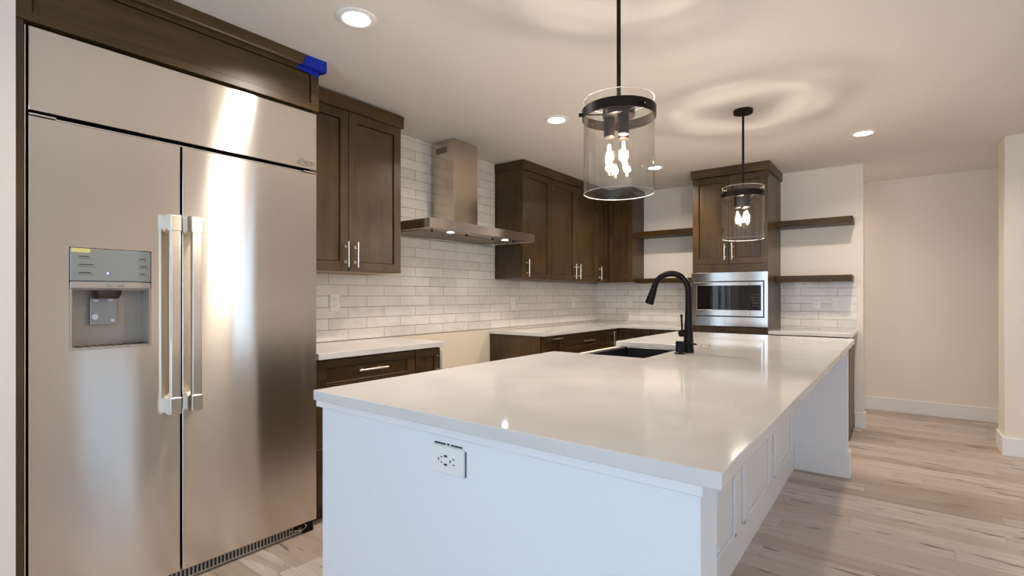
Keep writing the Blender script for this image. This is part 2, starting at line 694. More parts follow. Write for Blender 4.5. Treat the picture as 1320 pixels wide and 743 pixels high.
def pull(parent, face, fr, u, z, length, vertical=True, r=0.006, off=0.032, mat='nickel', post=0.30):
    """bar pull: bar and two posts"""
    h = length / 2
    mb = MB()
    if vertical:
        a, b = (u, z - h), (u, z + h)
        ps = [(u, z - h * 2 * post), (u, z + h * 2 * post)]
    else:
        a, b = (u - h, z), (u + h, z)
        ps = [(u - h * 2 * post, z), (u + h * 2 * post, z)]
    mb.cyl(fp(face, fr, -off, *a), fp(face, fr, -off, *b), r, seg=14)
    for p in ps:
        mb.cyl(fp(face, fr, 0, *p), fp(face, fr, -off, *p), r * 0.8, seg=10)
        mb.cyl(fp(face, fr, 0, *p), fp(face, fr, -0.004, *p), r * 1.3, seg=10)
    return mb.build('handle', mat, parent)


def shaker(parent, name, face, fr, u0, u1, z0, z1, stile=0.058, rail=None, th=0.02, grain='z'):
    """five-piece door or drawer front: frame (stiles + rails) and its recessed panel as sub-part"""
    rail = stile if rail is None else rail
    mb = MB()
    fb(mb, face, fr, 0, th, u0, u0 + stile, z0, z1)
    fb(mb, face, fr, 0, th, u1 - stile, u1, z0, z1)
    fb(mb, face, fr, 0.0003, th, u0 + stile - .001, u1 - stile + .001, z1 - rail, z1)
    fb(mb, face, fr, 0.0003, th, u0 + stile - .001, u1 - stile + .001, z0, z0 + rail)
    d = mb.build(name, 'wood_z' if grain == 'z' else 'wood_' + ('y' if face == 'x' else 'x'), parent)
    mp = MB()
    fb(mp, face, fr, 0.011, th - 0.002, u0 + stile + .0025, u1 - stile - .0025, z0 + rail + .0025, z1 - rail - .0025, 0.0015)
    mp.build('panel', 'wood_z' if grain == 'z' else 'wood_' + ('y' if face == 'x' else 'x'), d)
    return d


# ------------------------------------------------------------------ room
XW, YB, ZC = -2.99, 5.655, 2.44
struct('floor', MB().box(-3.2, XR + .2, YF - .15, 6.85, -0.06, 0.0), 'oak_floor')
struct('ceiling', MB().box(-3.2, XR + .2, YF - .15, 6.85, ZC, ZC + 0.08), 'ceiling_paint')
struct('wall_left', MB().box(XW - .12, XW, YF, YB + .12, 0, ZC), 'wall_paint')
struct('wall_back', MB().box(XW, -0.25, YB, YB + .12, 0, ZC, 0.003), 'wall_paint')
struct('wall_hall', MB().box(XW, XR, 6.65, 6.77, 0, ZC), 'wall_paint')
struct('wall_hall_left', MB().box(-1.6, -1.5, YB + .12, 6.65, 0, ZC), 'wall_paint')
struct('wall_right', MB().box(0.648, 2.3, 5.345, 5.645, 0, ZC, 0.003), 'wall_paint')
struct('wall_left_stub', MB().box(XW, -2.392, -0.15, 0.3435, 0, ZC, 0.002), 'wall_paint')
# window walls, out of frame: behind the camera and at the far right
WX0, WX1, WZ0, WZ1 = -2.5, 3.1, 0.10, 2.2
mb = MB()
mb.box(XW, WX0, YF - .12, YF, 0, ZC).box(WX1, XR, YF - .12, YF, 0, ZC)
mb.box(WX0, WX1, YF - .12, YF, 0, WZ0).box(WX0, WX1, YF - .12, YF, WZ1, ZC)
struct('wall_front', mb, 'wall_paint')
mb = MB()
mb.box(XR, XR + .12, YF - .12, -1.8, 0, ZC).box(XR, XR + .12, 0.3, 3.55, 0, ZC).box(XR, XR + .12, 3.95, 5.75, 0, ZC).box(XR, XR + .12, 6.55, 6.77, 0, ZC)
for (a, b) in ((-1.8, 0.3), (3.55, 3.95), (5.75, 6.55)):
    mb.box(XR, XR + .12, a, b, 0, 0.1).box(XR, XR + .12, a, b, 2.2, ZC)
struct('wall_far_right', mb, 'wall_paint')


def window(n, face, fr, u0, u1, z0, z1, nm):
    """face 'y': pane lies in the plane y=fr; face 'x': in the plane x=fr"""
    fw = 0.05

    def bx(mb, a0, a1, c0, c1, t=0.03):
        if face == 'y':
            mb.box(a0, a1, fr - t, fr + t, c0, c1, 0.003)
        else:
            mb.box(fr - t, fr + t, a0, a1, c0, c1, 0.003)
    mb = MB()
    bx(mb, u0, u1, z0, z0 + fw)
    bx(mb, u0, u1, z1 - fw, z1)
    for k in range(nm + 1):
        u = u0 + fw / 2 + (u1 - u0 - fw) * k / nm
        bx(mb, u - fw / 2, u + fw / 2, z0, z1)
    f = tag(mb.build('window_%d' % n, 'white_trim'), kind='structure')
    g = MB()
    bx(g, u0 + .01, u1 - .01, z0 + .01, z1 - .01, 0.003)
    g.build('pane', 'window_glass', f)
    return f


window(1, 'y', YF - .06, WX0, WX1, WZ0, WZ1, 3)
window(2, 'x', XR + .06, 5.75, 6.55, 0.1, 2.2, 1)
window(3, 'x', XR + .06, -1.8, 0.3, 0.1, 2.2, 2)  # added window, brings side daylight to the floor and island
window(4, 'x', XR + .06, 3.55, 3.95, 0.1, 2.2, 1)  # added sidelight, puts a bright streak on the refrigerator door

# baseboards
BH = 0.14
struct('baseboard_hall', MB().box(-1.5, XR, 6.635, 6.65, 0, BH, 0.003), 'white_trim')
mb = MB()
mb.box(-0.318, -0.25 + .014, YB - .014, YB, 0, BH, 0.003).box(-0.25, -0.25 + .014, YB, YB + .12, 0, BH, 0.003)
struct('baseboard_back', mb, 'white_trim')
mb = MB()
mb.box(0.634, 2.314, 5.331, 5.345, 0, BH, 0.003).box(0.634, 0.648, 5.345, 5.659, 0, BH, 0.003).box(0.648, 2.314, 5.645, 5.659, 0, BH, 0.003)
struct('baseboard_right', mb, 'white_trim')
mb = MB().box(XR - .014, XR, YF, 6.635, 0, 0.095, 0.003)
struct('baseboard_far_right', mb, 'white_trim')

# ------------------------------------------------------------------ tile backsplashes
mb = MB()
mb.box(XW, XW + .009, 1.49, YB - .0005, 0.9165, 1.3665)
mb.box(XW, XW + .009, 2.272, 3.636, 1.3665, ZC - .0005)
tag(mb.build('tile_backsplash', 'tile_left'), 'cream glazed brick tile backsplash running behind the range hood', 'backsplash')
mb = MB().box(XW + .0095, -1.615, YB - .009, YB, 0.902, 1.36)
tag(mb.build('tile_backsplash', 'tile_back'), 'cream glazed brick tile backsplash in the corner left of the microwave tower', 'backsplash')
mb = MB().box(-0.930, -0.303, YB - .009, YB, 0.902, 1.35)
tag(mb.build('tile_backsplash', 'tile_back'), 'small glossy white tile backsplash right of the microwave tower', 'backsplash')
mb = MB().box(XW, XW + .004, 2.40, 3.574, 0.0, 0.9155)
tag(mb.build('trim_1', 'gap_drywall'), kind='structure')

# ------------------------------------------------------------------ refrigerator
FX = -2.404
fr = thing('refrigerator', 'tall built-in stainless steel side-by-side refrigerator with through-door ice dispenser', 'refrigerator', (FX, 0.925, 0))
MB().box(XW + .02, FX - .102, 0.385, 1.466, 0.03, 2.155, 0.002).build('body', 'black_void', fr)


def bowed(name, y0, y1, z0, z1, parent, hole=None, bow=0.004):
    """door skin: a gently bowed sheet with thickness; hole=(y0,y1,z0,z1) leaves a through opening"""
    ys = [y0, y0 + .0015] + [y0 + .0015 + (y1 - y0 - .003) * k / 20 for k in range(1, 20)] + [y1 - .0015, y1]
    zs = [z0, z0 + .0015] + [z0 + .0015 + (z1 - z0 - .003) * k / 12 for k in range(1, 12)] + [z1 - .0015, z1]
    if hole:
        ys = sorted(set([y for y in ys if min(abs(y - hole[0]), abs(y - hole[1])) > .006] + [hole[0], hole[1]]))
        zs = sorted(set([z for z in zs if min(abs(z - hole[2]), abs(z - hole[3])) > .006] + [hole[2], hole[3]]))
    mb = MB()
    bm = mb.bm
    grid = {}

    def xf(y, z):
        u = (y - y0) / (y1 - y0)
        x = FX - 0.0
        if y in (y0, y1) or z in (z0, z1):
            x -= 0.0015
        return x
    F = {(i, j): bm.verts.new((xf(y, z), y, z)) for i, y in enumerate(ys) for j, z in enumerate(zs)}
    B = {(i, j): bm.verts.new((FX - .045, y, z)) for i, y in enumerate(ys) for j, z in enumerate(zs)}
    ni, nj = len(ys) - 1, len(zs) - 1

    def solid(i, j):
        if not (0 <= i < ni and 0 <= j < nj):
            return False
        if hole and hole[0] - 1e-6 <= ys[i] and ys[i + 1] <= hole[1] + 1e-6 and hole[2] - 1e-6 <= zs[j] and zs[j + 1] <= hole[3] + 1e-6:
            return False
        return True
    for i in range(ni):
        for j in range(nj):
            if not solid(i, j):
                continue
            bm.faces.new((F[i, j], F[i + 1, j], F[i + 1, j + 1], F[i, j + 1]))
            bm.faces.new((B[i, j], B[i, j + 1], B[i + 1, j + 1], B[i + 1, j]))
            for (di, dj, a, b) in ((-1, 0, (i, j), (i, j + 1)), (1, 0, (i + 1, j + 1), (i + 1, j)), (0, -1, (i + 1, j), (i, j)), (0, 1, (i, j + 1), (i + 1, j + 1))):
                if not solid(i + di, j + dj):
                    bm.faces.new((F[a], F[b], B[b], B[a]))
    loose = [v for v in bm.verts if not v.link_faces]
    bmesh.ops.delete(bm, geom=loose, context='VERTS')
    for f in bm.faces:
        f.smooth = True
    return mb.build(name, 'fridge_steel', parent)


up = bowed('upper_panel', 0.377, 1.473, 1.870, 2.162, fr)
DH = (0.485, 0.741, 1.016, 1.398)
dl = bowed('door', 0.377, 0.8445, 0.059, 1.849, fr, DH)
drr = bowed('door', 0.8535, 1.473, 0.059, 1.849, fr)
tag(dl, 'narrow freezer door with the dispenser opening')
tag(drr, 'wide plain right-hand door')
# chrome trim along the seam, side trim
mb = MB().box(FX - .040, FX - .014, 0.377, 1.473, 1.852, 1.858, 0.001)
mb.box(FX - .03, FX + .002, 0.377, 0.45, 1.853, 1.859, 0.001).box(FX - .03, FX + .002, 1.40, 1.473, 1.853, 1.859, 0.001)
mb.build('seam_trim', 'chrome', fr)
MB().box(FX - .03, FX - .002, 0.3665, 0.3705, 0.06, 2.163, 0.001).build('side_trim', 'chrome', fr)


def fridge_handle(parent, y0, y1):
    mb = MB().box(FX + .045, FX + .069, y0, y1, 0.79, 1.50, 0.003, 2)
    h = mb.build('handle', 'handle_steel', parent)
    for (za, zb, s) in ((1.484, 1.552, 1), (0.735, 0.804, -1)):
        prof = [(FX - .001, zb - .004), (FX + .03, zb + .003), (FX + .066, zb), (FX + .071, zb - .006), (FX + .071, za), (FX + .042, za), (FX + .022, za + .012), (FX - .001, za - .006)]
        if s < 0:
            prof = [(x, za + zb - z) for x, z in prof]
        q = MB()
        vs_ = []
        i0 = q.prism([(p[0], p[1]) for p in prof], 'y', y0 - .002, y1 + .002, 0.0015, 1)
        q.build('end_bracket', 'handle_steel', parent)
    return h


fridge_handle(dl, 0.788, 0.824)
fridge_handle(drr, 0.866, 0.902)

# dispenser
mb = MB()   # recess: five inner walls
x0, x1 = FX - .095, FX + .0015
mb.box(x0 - .004, x0, 0.4855, 0.7405, 1.0165, 1.246)
mb.box(x0, x1, 0.4855, 0.493, 1.0165, 1.246).box(x0, x1, 0.733, 0.7405, 1.0165, 1.246)
mb.box(x0, x1, 0.493, 0.733, 1.0165, 1.026).box(x0, FX - .013, 0.493, 0.733, 1.241, 1.246)
dsp = mb.build('dispenser', 'grey_plastic', fr)
dp = MB().box(FX - .012, FX + .003, 0.487, 0.739, 1.274, 1.396, 0.003, 2).build('control_panel', 'panel_silver', dsp)
MB().box(FX - .012, FX + .004, 0.487, 0.739, 1.246, 1.272, 0.003).build('button_strip', 'grey_plastic', dsp)
mb = MB()
mb.lathe((FX - .045, 0.607, 0), [(0.0, 1.241), (0.047, 1.241), (0.044, 1.222), (0.036, 1.208), (0.0, 1.207)], 28)
mb.build('spout', 'dark_plastic', dsp)
mb = MB().box(FX - .082, FX - .075, 0.562, 0.648, 1.105, 1.212, 0.003, 2)
pd = mb.build('paddle', 'paddle_grey', dsp)
for (y, z, a, b) in ((0.58, 1.20, .011, .005), (0.625, 1.203, .010, .006), (0.578, 1.137, .011, .012), (0.633, 1.122, .006, .007)):
    MB().sphere((FX - .0752, y, z), 1.0, (0.0008, a, b), 14).build('film_bubble', 'film_white', dsp)
mb = MB()
for k in range(9):
    y = 0.515 + k * 0.025
    mb.box(FX - .075, FX - .012, y, y + .012, 1.026, 1.0285)
mb.build('drip_grille', 'dark_plastic', dsp)
for (y, n) in ((0.512, 3), (0.700, 3)):
    for k in range(3):
        z = 1.363 - k * 0.030
        wv = (.030, .044, .036)[k] if y < .6 else (.020, .026, .018)[k]
        mb = MB().box(FX + .0025, FX + .0034, y, y + wv, z, z + .004)
        mb.box(FX + .0025, FX + .0034, y - .004, y + wv + .006, z - .006, z - .0045)
        mb.build('control_mark', 'ink', dsp)
mb = MB()
mb.box(FX + .0025, FX + .0036, 0.4905, 0.545, 1.380, 1.3955)
mb.build('sticker', 'sticker_yellow', dsp)
MB().sphere((FX + .0028, 0.598, 1.305), 0.003, (0.5, 1, 1), 10).build('indicator_light', 'led_blue', dsp)
mb = MB()
for y in (0.592, 0.628):
    mb.box(FX + .0035, FX + .0055, y, y + .022, 1.255, 1.265, 0.001)
mb.build('selector_buttons', 'panel_silver', dsp)

# kick grille with slots, feet
kg = MB().box(FX - .035, FX - .022, 0.377, 1.405, 0.006, 0.054, 0.001).build('kick_grille', 'grey_plastic', fr)
mb = MB()
n = 62
for k in range(n):
    y = 0.39 + k * (1.0 / n)
    mb.box(FX - .0225, FX - .0212, y, y + .009, 0.014, 0.046)
tag(mb.build('slots', 'black_void', kg), kind='stuff')
mb = MB().box(FX - .06, FX - .012, 1.405, 1.462, 0.0, 0.054, 0.002).box(FX - .02, FX - .008, 1.36, 1.44, 0.040, 0.056, 0.001)
mb.build('foot', 'black_matte', fr)
MB().tube([(FX - .012, 1.33, 0.040), (FX - .008, 1.40, 0.028), (FX - .010, 1.42, 0.036), (FX - .012, 1.412, 0.052)], 0.004, 8).build('hinge_bracket', 'chrome', fr)


def text_mesh(s, size, shear=0.0, ext=0.0008):
    cu = bpy.data.curves.new('lettering', 'FONT')
    cu.body = s
    cu.size = size
    cu.shear = shear
    cu.extrude = ext
    cu.align_x = 'LEFT'
    to = bpy.data.objects.new('lettering', cu)
    col.objects.link(to)
    dg = bpy.context.evaluated_depsgraph_get()
    me = bpy.data.meshes.new_from_object(to.evaluated_get(dg))
    bpy.data.objects.remove(to)
    bpy.data.curves.remove(cu)
    return me


def place_text(s, size, mat, parent, face, fr_, u, z, shear=0.0, name='lettering'):
    me = text_mesh(s, size, shear)
    if face == 'x':
        R = Matrix(((0, 0, 1, fr_), (1, 0, 0, u), (0, 1, 0, z), (0, 0, 0, 1)))
    else:
        R = Matrix(((1, 0, 0, u), (0, 0, -1, fr_), (0, 1, 0, z), (0, 0, 0, 1)))
    me.transform(Matrix.Translation(-origin_of(parent)) @ R)
    me.materials.clear()
    me.materials.append(M[mat])
    o = bpy.data.objects.new(name, me)
    col.objects.link(o)
    o.parent = parent
    return o


lg = place_text('Dacor', 0.034, 'ink', up, 'x', FX + .0008, 1.372, 1.893, 0.35, 'logo')
MB().tube([(FX + .0012, 1.372, 1.905), (FX + .0012, 1.368, 1.889), (FX + .0012, 1.40, 1.884), (FX + .0012, 1.452, 1.887)], 0.0013, 6).build('logo_flourish', 'ink', up)

# ------------------------------------------------------------------ cabinet built around the refrigerator
fc = thing('fridge_cabinet', 'dark stained cabinet surround above and left of the refrigerator', 'cabinet', (-2.70, 0.92, 0))
MB().box(XW + .003, FX - .004, 0.3445, 0.3655, 0.0, 2.178, 0.001).build('side_panel', 'wood_z', fc)
MB().box(XW + .003, FX - .06, 1.474, 1.486, 0.0, 2.178, 0.001).build('side_panel', 'wood_z', fc)
MB().box(XW + .003, FX - .022, 0.3445, 1.486, 2.178, 2.436, 0.001).build('body', 'wood_y', fc)
d = shaker(fc, 'front_panel', 'x', FX, 0.3445, 1.486, 2.179, 2.40, 0.042, 0.035, 0.02, 'h')
MB().prism([(FX - .05, 2.384), (FX + .022, 2.384), (FX + .026, 2.392), (FX + .030, 2.432), (FX + .03, 2.438), (FX - .05, 2.438)], 'y', 0.3445, 1.510, 0.001, 1).build('crown_moulding', 'wood_y', fc)

# painter's tape on the crown end
tp = MB()
xf = FX + .0315
tp.prism([(1.392, 2.424), (1.405, 2.436), (1.5115, 2.4385), (1.5115, 2.381), (1.40, 2.381), (1.385, 2.386)], 'x', xf, xf + .0009)
tp.box(FX - .01, xf + .0009, 1.5105, 1.5114, 2.381, 2.4385)
tp.prism([(1.362, 2.374), (1.372, 2.386), (1.43, 2.3835), (1.485, 2.3835), (1.485, 2.352), (1.455, 2.356), (1.435, 2.362), (1.385, 2.364)], 'x', FX + .0005, FX + .0014)
tp.prism([(FX + .0005, 2.3838), (xf + .0009, 2.3838), (xf + .0009, 2.383), (FX + .0005, 2.383)], 'y', 1.375, 1.5114)
tag(tp.build('painters_tape', 'tape_blue'), 'blue painter\'s tape stuck on the top corner of the cabinet above the refrigerator', 'tape')

# ------------------------------------------------------------------ wall cabinets
XD = -2.665       # door face of the wall cabinets
ZB = 1.370


def wall_cab_body(t, x0, x1, y0, y1, z0=ZB, z1=2.36):
    MB().box(x0, x1, y0, y1, z0 + .006, z1, 0.001).build('body', 'wood_z', t)


wc = thing('wall_cabinet', 'dark two-door wall cabinet between the refrigerator and the range hood', 'cabinet', (-2.83, 1.87, ZB), 'shaker wall cabinets')
wall_cab_body(wc, XW + .002, XD - .0215, 1.49, 2.256, ZB, 2.40)
for (a, b, hu) in ((1.492, 1.847, 1.842 - .004), (1.851, 2.256, 1.906)):
    d = shaker(wc, 'door', 'x', XD, a, b, ZB, 2.345, 0.057)
    pull(d, 'x', XD, hu - (.012 if hu < 1.85 else .012), 1.470, 0.155)
MB().box(XW + .002, XD + .016, 1.49, 2.270, 2.345, 2.425, 0.002).build('crown_moulding', 'wood_y', wc)
MB().box(XW + .012, XD - .04, 1.50, 2.245, ZB - .002, ZB + .006, 0).build('underside', 'raw_edge', wc)

sc1 = thing('wall_cabinet', 'dark single-door wall cabinet immediately right of the range hood', 'cabinet', (-2.83, 3.88, ZB), 'shaker wall cabinets')
wall_cab_body(sc1, XW + .002, XD - .0215, 3.650, 4.1155)
d = shaker(sc1, 'door', 'x', XD, 3.653, 4.114, ZB, 2.350, 0.057)
pull(d, 'x', XD, 3.710, 1.470, 0.155)
sc2 = thing('wall_cabinet', 'dark two-door wall cabinet left of the corner, handles side by side', 'cabinet', (-2.83, 4.58, ZB), 'shaker wall cabinets')
wall_cab_body(sc2, XW + .002, XD - .0215, 4.1165, 5.0585)
for (a, b, hu) in ((4.119, 4.5845, 4.548), (4.5885, 5.056, 4.634)):
    d = shaker(sc2, 'door', 'x', XD, a, b, ZB, 2.350, 0.057)
    pull(d, 'x', XD, hu, 1.470, 0.155)
# L-shaped corner cabinet
sc3 = thing('wall_cabinet', 'dark L-shaped corner wall cabinet with a folding door in the inside corner', 'cabinet', (-2.83, 5.4, ZB), 'shaker wall cabinets')
XE = -2.368
MB().prism([(XW + .002, 5.0595), (XD - .0215, 5.0595), (XD - .0215, 5.3515), (XE, 5.3515), (XE, YB - .0005), (XW + .002, YB - .0005)], 'z', ZB + .006, 2.36, 0.001, 1).build('body', 'wood_z', sc3)
d = shaker(sc3, 'door', 'x', XD, 5.062, 5.327, ZB, 2.350, 0.05)
pull(d, 'x', XD, 5.105, 1.470, 0.155)
shaker(sc3, 'door', 'y', 5.33, -2.662, XE, ZB, 2.350, 0.05)
# one crown along the three cabinets
cr = MB().prism([(XW + .002, 3.638), (XD + .016, 3.638), (XD + .016, 5.314), (XE + .014, 5.314), (XE + .014, YB - .0005), (XW + .002, YB - .0005)], 'z', 2.3605, 2.436, 0.002, 1)
cr.prism([(XD - .021, 3.638), (XD + .016, 3.638), (XD + .016, 5.314), (XE + .014, 5.314), (XE + .014, 5.351), (XD - .021, 5.351)], 'z', 2.3515, 2.3610, 0.001, 1)
tag(cr.build('crown_moulding', 'wood_y'), 'dark flat crown moulding along the top of the three wall cabinets right of the hood', 'moulding')

# ------------------------------------------------------------------ range hood
hd = thing('range_hood', 'stainless steel wall range hood with a square chimney on the tiled wall', 'range hood', (-2.74, 2.972, 1.68))
HX, HY0, HY1, HZ0, HZ1 = -2.490, 2.362, 3.586, 1.680, 1.746
xw = XW + .0095
ch = MB().box(xw, -2.728, 2.832, 3.112, HZ1, 2.4395, 0.002).build('chimney', 'hood_steel', hd)
mb = MB().box(-2.925, -2.795, 2.8305, 2.833, 2.338, 2.388, 0.0008)
v = mb.build('vent_slots', 'filter_steel', ch)
mb = MB()
for k in range(5):
    mb.box(-2.918, -2.802, 2.8298, 2.8308, 2.343 + k * .0092, 2.343 + k * .0092 + .0045)
mb.build('slots', 'black_void', ch)
mb = MB()
mb.box(HX - .008, HX, HY0, HY1, HZ0, HZ1, 0.0012)
mb.box(xw, HX - .008, HY0, HY0 + .008, HZ0, HZ1, 0.001).box(xw, HX - .008, HY1 - .008, HY1, HZ0, HZ1, 0.001)
mb.box(xw, HX - .006, HY0 + .004, HY1 - .004, HZ1 - .006, HZ1 - .0004)
mb.box(xw, xw + .01, HY0 + .004, HY1 - .004, HZ0 - .004, HZ1 - .004, 0.001)
cn = mb.build('canopy', 'hood_bright', hd)
uf = MB().box(xw + .01, HX - .010, HY0 + .010, HY1 - .010, HZ0 + .006, HZ0 + .012).build('underside', 'filter_steel', hd)
for k in range(3):
    y0 = HY0 + .06 + k * .372
    mb = MB()
    mb.box(xw + .05, -2.66, y0, y0 + .350, HZ0 + .001, HZ0 + .006, 0.001)
    for j in range(11):
        xx = xw + .062 + j * .024
        mb.box(xx, xx + .012, y0 + .012, y0 + .338, HZ0 - .002, HZ0 + .001, 0)
    mb.build('filter', 'filter_steel', hd)
for y in (2.65, 3.29):
    MB().cyl((-2.585, y, HZ0 - .001), (-2.585, y, HZ0 + .006), 0.034, seg=28).build('lamp_ring', 'chrome', hd)
    q = MB().cyl((-2.585, y, HZ0 - .0025), (-2.585, y, HZ0 - .001), 0.026, seg=24).build('lamp_lens', 'hood_lens', hd)
    ld = bpy.data.lights.new('hood_lamp', 'SPOT')
    ld.energy = HOOD_W
    ld.color = (1, 0.93, 0.84)
    ld.spot_size = 2.2
    ld.spot_blend = 0.8
    ld.shadow_soft_size = 0.025
    lo = bpy.data.objects.new('hood_lamp', ld)
    lo.parent = hd
    lo.location = Vector((-2.585, y, HZ0 - .006)) - Vector(hd.location)
    col.objects.link(lo)
for y in (2.50, 2.86, 3.17, 3.45):
    MB().cyl((-2.620, y, HZ0 - .008), (-2.620, y, HZ0 + .006), 0.009, seg=14).build('knob', 'black_matte', hd)
place_text('DACOR', 0.016, 'ink', cn, 'x', HX + .0008, 3.36, HZ0 + .026, 0, 'logo')
MB().box(HX - .0005, HX + .0006, 3.345, 3.425, HZ0 + .021, HZ0 + .0225).build('logo_line', 'ink', cn)

# ------------------------------------------------------------------ base cabinets, left of the range gap
XB = -2.432
ZT = 0.874


def base_body(t, x0, x1, y0, y1, z1=ZT, toe=None):
    mb = MB().box(x0, x1, y0, y1, 0.10, z1, 0.001)
    mb.build('body', 'wood_z', t)
    a = list((x0, x1, y0, y1))
    if toe == 'x':
        a[1] -= .055
    elif toe == 'y':
        a[2] += .055
    MB().box(a[0], a[1], a[2], a[3], 0.0, 0.10).build('toe_kick', 'wood_y', t)


bc = thing('base_cabinet', 'dark drawer base cabinet beside the refrigerator, wide drawer with a bar pull', 'cabinet', (-2.7, 1.83, 0), 'shaker base cabinets')
base_body(bc, XW + .002, XB - .0205, 1.488, 2.176, 0.8785, 'x')
for (a, b) in ((0.705, 0.872), (0.41, 0.70), (0.115, 0.405)):
    d = shaker(bc, 'drawer', 'x', XB, 1.492, 2.172, a, b, 0.058, 0.045, 0.02, 'h')
    pull(d, 'x', XB, 1.836, (a + b) / 2 + (0.01 if a > .7 else 0), 0.20, False)
bn = thing('base_cabinet', 'dark narrow pull-out base cabinet at the left edge of the range gap', 'cabinet', (-2.7, 2.28, 0), 'shaker base cabinets')
base_body(bn, XW + .002, XB - .0205, 2.1765, 2.396, 0.8785, 'x')
d = shaker(bn, 'door', 'x', XB, 2.180, 2.394, 0.115, 0.872, 0.05)
pull(d, 'x', XB, 2.368, 0.776, 0.16, post=.28)
ct = MB().box(XW + .0095, -2.408, 1.4885, 2.412, 0.880, 0.914, 0.0025, 2)
tag(ct.build('countertop', 'quartz'), 'white quartz countertop on the drawers beside the refrigerator', 'countertop')

# right of the gap
bd = thing('base_cabinet', 'dark narrow base cabinet at the right edge of the range gap', 'cabinet', (-2.7, 3.74, 0), 'shaker base cabinets')
base_body(bd, XW + .002, XB - .0005, 3.578, 3.9095, 0.8685, 'x')
d = shaker(bd, 'door', 'x', XB + .02, 3.600, 3.907, 0.115, 0.862, 0.05)
pull(d, 'x', XB + .02, 3.79, 0.838, 0.15, False)
be = thing('base_cabinet', 'dark wide drawer base cabinet right of the range gap', 'cabinet', (-2.7, 4.36, 0), 'shaker base cabinets')
base_body(be, XW + .002, XB - .0005, 3.9105, 4.8295, 0.8685, 'x')
for (a, b) in ((0.705, 0.862), (0.41, 0.70), (0.115, 0.405)):
    d = shaker(be, 'drawer', 'x', XB + .02, 3.914, 4.826, a, b, 0.058, 0.042, 0.02, 'h')
    pull(d, 'x', XB + .02, 4.37, (a + b) / 2, 0.20, False)
bf = thing('base_cabinet', 'dark corner base cabinet with an upright bar pull under the counter corner', 'cabinet', (-2.6, 5.2, 0), 'shaker base cabinets')
MB().prism([(XW + .002, 4.8305), (XB - .0005, 4.8305), (XB - .0005, 5.0805), (-2.05, 5.0805), (-2.05, YB - .0005), (XW + .002, YB - .0005)], 'z', 0.10, 0.8685, 0.001, 1).build('body', 'wood_z', bf)
MB().prism([(XW + .002, 4.8305), (XB - .055, 4.8305), (XB - .055, 5.135), (-2.05, 5.135), (-2.05, YB - .0005), (XW + .002, YB - .0005)], 'z', 0.0, 0.10).build('toe_kick', 'wood_y', bf)
d = shaker(bf, 'door', 'x', XB + .02, 4.834, 5.058, 0.115, 0.862, 0.05)
pull(d, 'x', XB + .02, 4.905, 0.765, 0.155)
shaker(bf, 'door', 'y', 5.06, -2.407, -2.053, 0.115, 0.862, 0.055)
bg_ = thing('base_cabinet', 'dark base cabinet between the counter corner and the microwave tower', 'cabinet', (-1.83, 5.37, 0), 'shaker base cabinets')
base_body(bg_, -2.049, -1.607, 5.0805, YB - .0005, 0.8685, 'y')
d = shaker(bg_, 'drawer', 'y', 5.06, -2.046, -1.61, 0.705, 0.862, 0.055, 0.042, 0.02, 'h')
pull(d, 'y', 5.06, -1.83, 0.785, 0.15, False)
d = shaker(bg_, 'door', 'y', 5.06, -2.046, -1.61, 0.115, 0.70, 0.055)
pull(d, 'y', 5.06, -1.68, 0.60, 0.155)
ct = MB().prism([(XW + .0095, 3.566), (-2.378, 3.566), (-2.378, 5.035), (-1.607, 5.035), (-1.607, YB - .0095), (XW + .0095, YB - .0095)], 'z', 0.870, 0.9005, 0.0025, 2)
tag(ct.build('countertop', 'quartz'), 'white L-shaped quartz countertop turning the back corner under the wall cabinets', 'countertop')

# ------------------------------------------------------------------ microwave tower
TX0, TX1, TY = -1.604, -0.933, 5.03
tw = thing('tower_cabinet', 'tall dark cabinet tower holding the built-in microwave', 'cabinet', (-1.27, 5.34, 0))
mb = MB()   # carcass open around the microwave
mb.box(TX0, TX0 + .018, TY + .001, YB - .0005, 0.10, 2.36, 0.001).box(TX1 - .018, TX1, TY + .001, YB - .0005, 0.10, 2.36, 0.001)
xi0, xi1 = TX0 + .018, TX1 - .018
mb.box(xi0, xi1, YB - .012, YB - .0005, 0.10, 2.36)
mb.box(xi0, xi1, TY + .022, YB - .012, 1.545, 2.36).box(xi0, xi1, TY + .001, YB - .012, 1.442, 1.5165, 0.001)
mb.box(xi0, xi1, TY + .001, YB - .012, 0.865, 0.922, 0.001).box(xi0, xi1, TY + .022, YB - .012, 0.10, 0.864)
mb.build('body', 'wood_z', tw)
MB().box(TX0, TX1, TY + .07, YB - .0005, 0.0, 0.10).build('toe_kick', 'wood_x', tw)
for (a, b, hu) in ((TX0 + .002, -1.2705, -1.313), (-1.2665, TX1 - .002, -1.246)):
    d = shaker(tw, 'door', 'y', TY, a, b, 1.519, 2.352, 0.057)
    pull(d, 'y', TY, hu + (.012 if hu < -1.27 else .012), 1.633, 0.155)
for (a, b) in ((0.50, 0.862), (0.115, 0.495)):
    d = shaker(tw, 'drawer', 'y', TY, TX0 + .002, TX1 - .002, a, b, 0.058, 0.058, 0.02, 'h')
    pull(d, 'y', TY, -1.268, (a + b) / 2, 0.2, False)
MB().box(TX0 - .016, TX1 + .018, TY - .018, YB - .0005, 2.358, 2.4385, 0.002).build('crown_moulding', 'wood_x', tw)

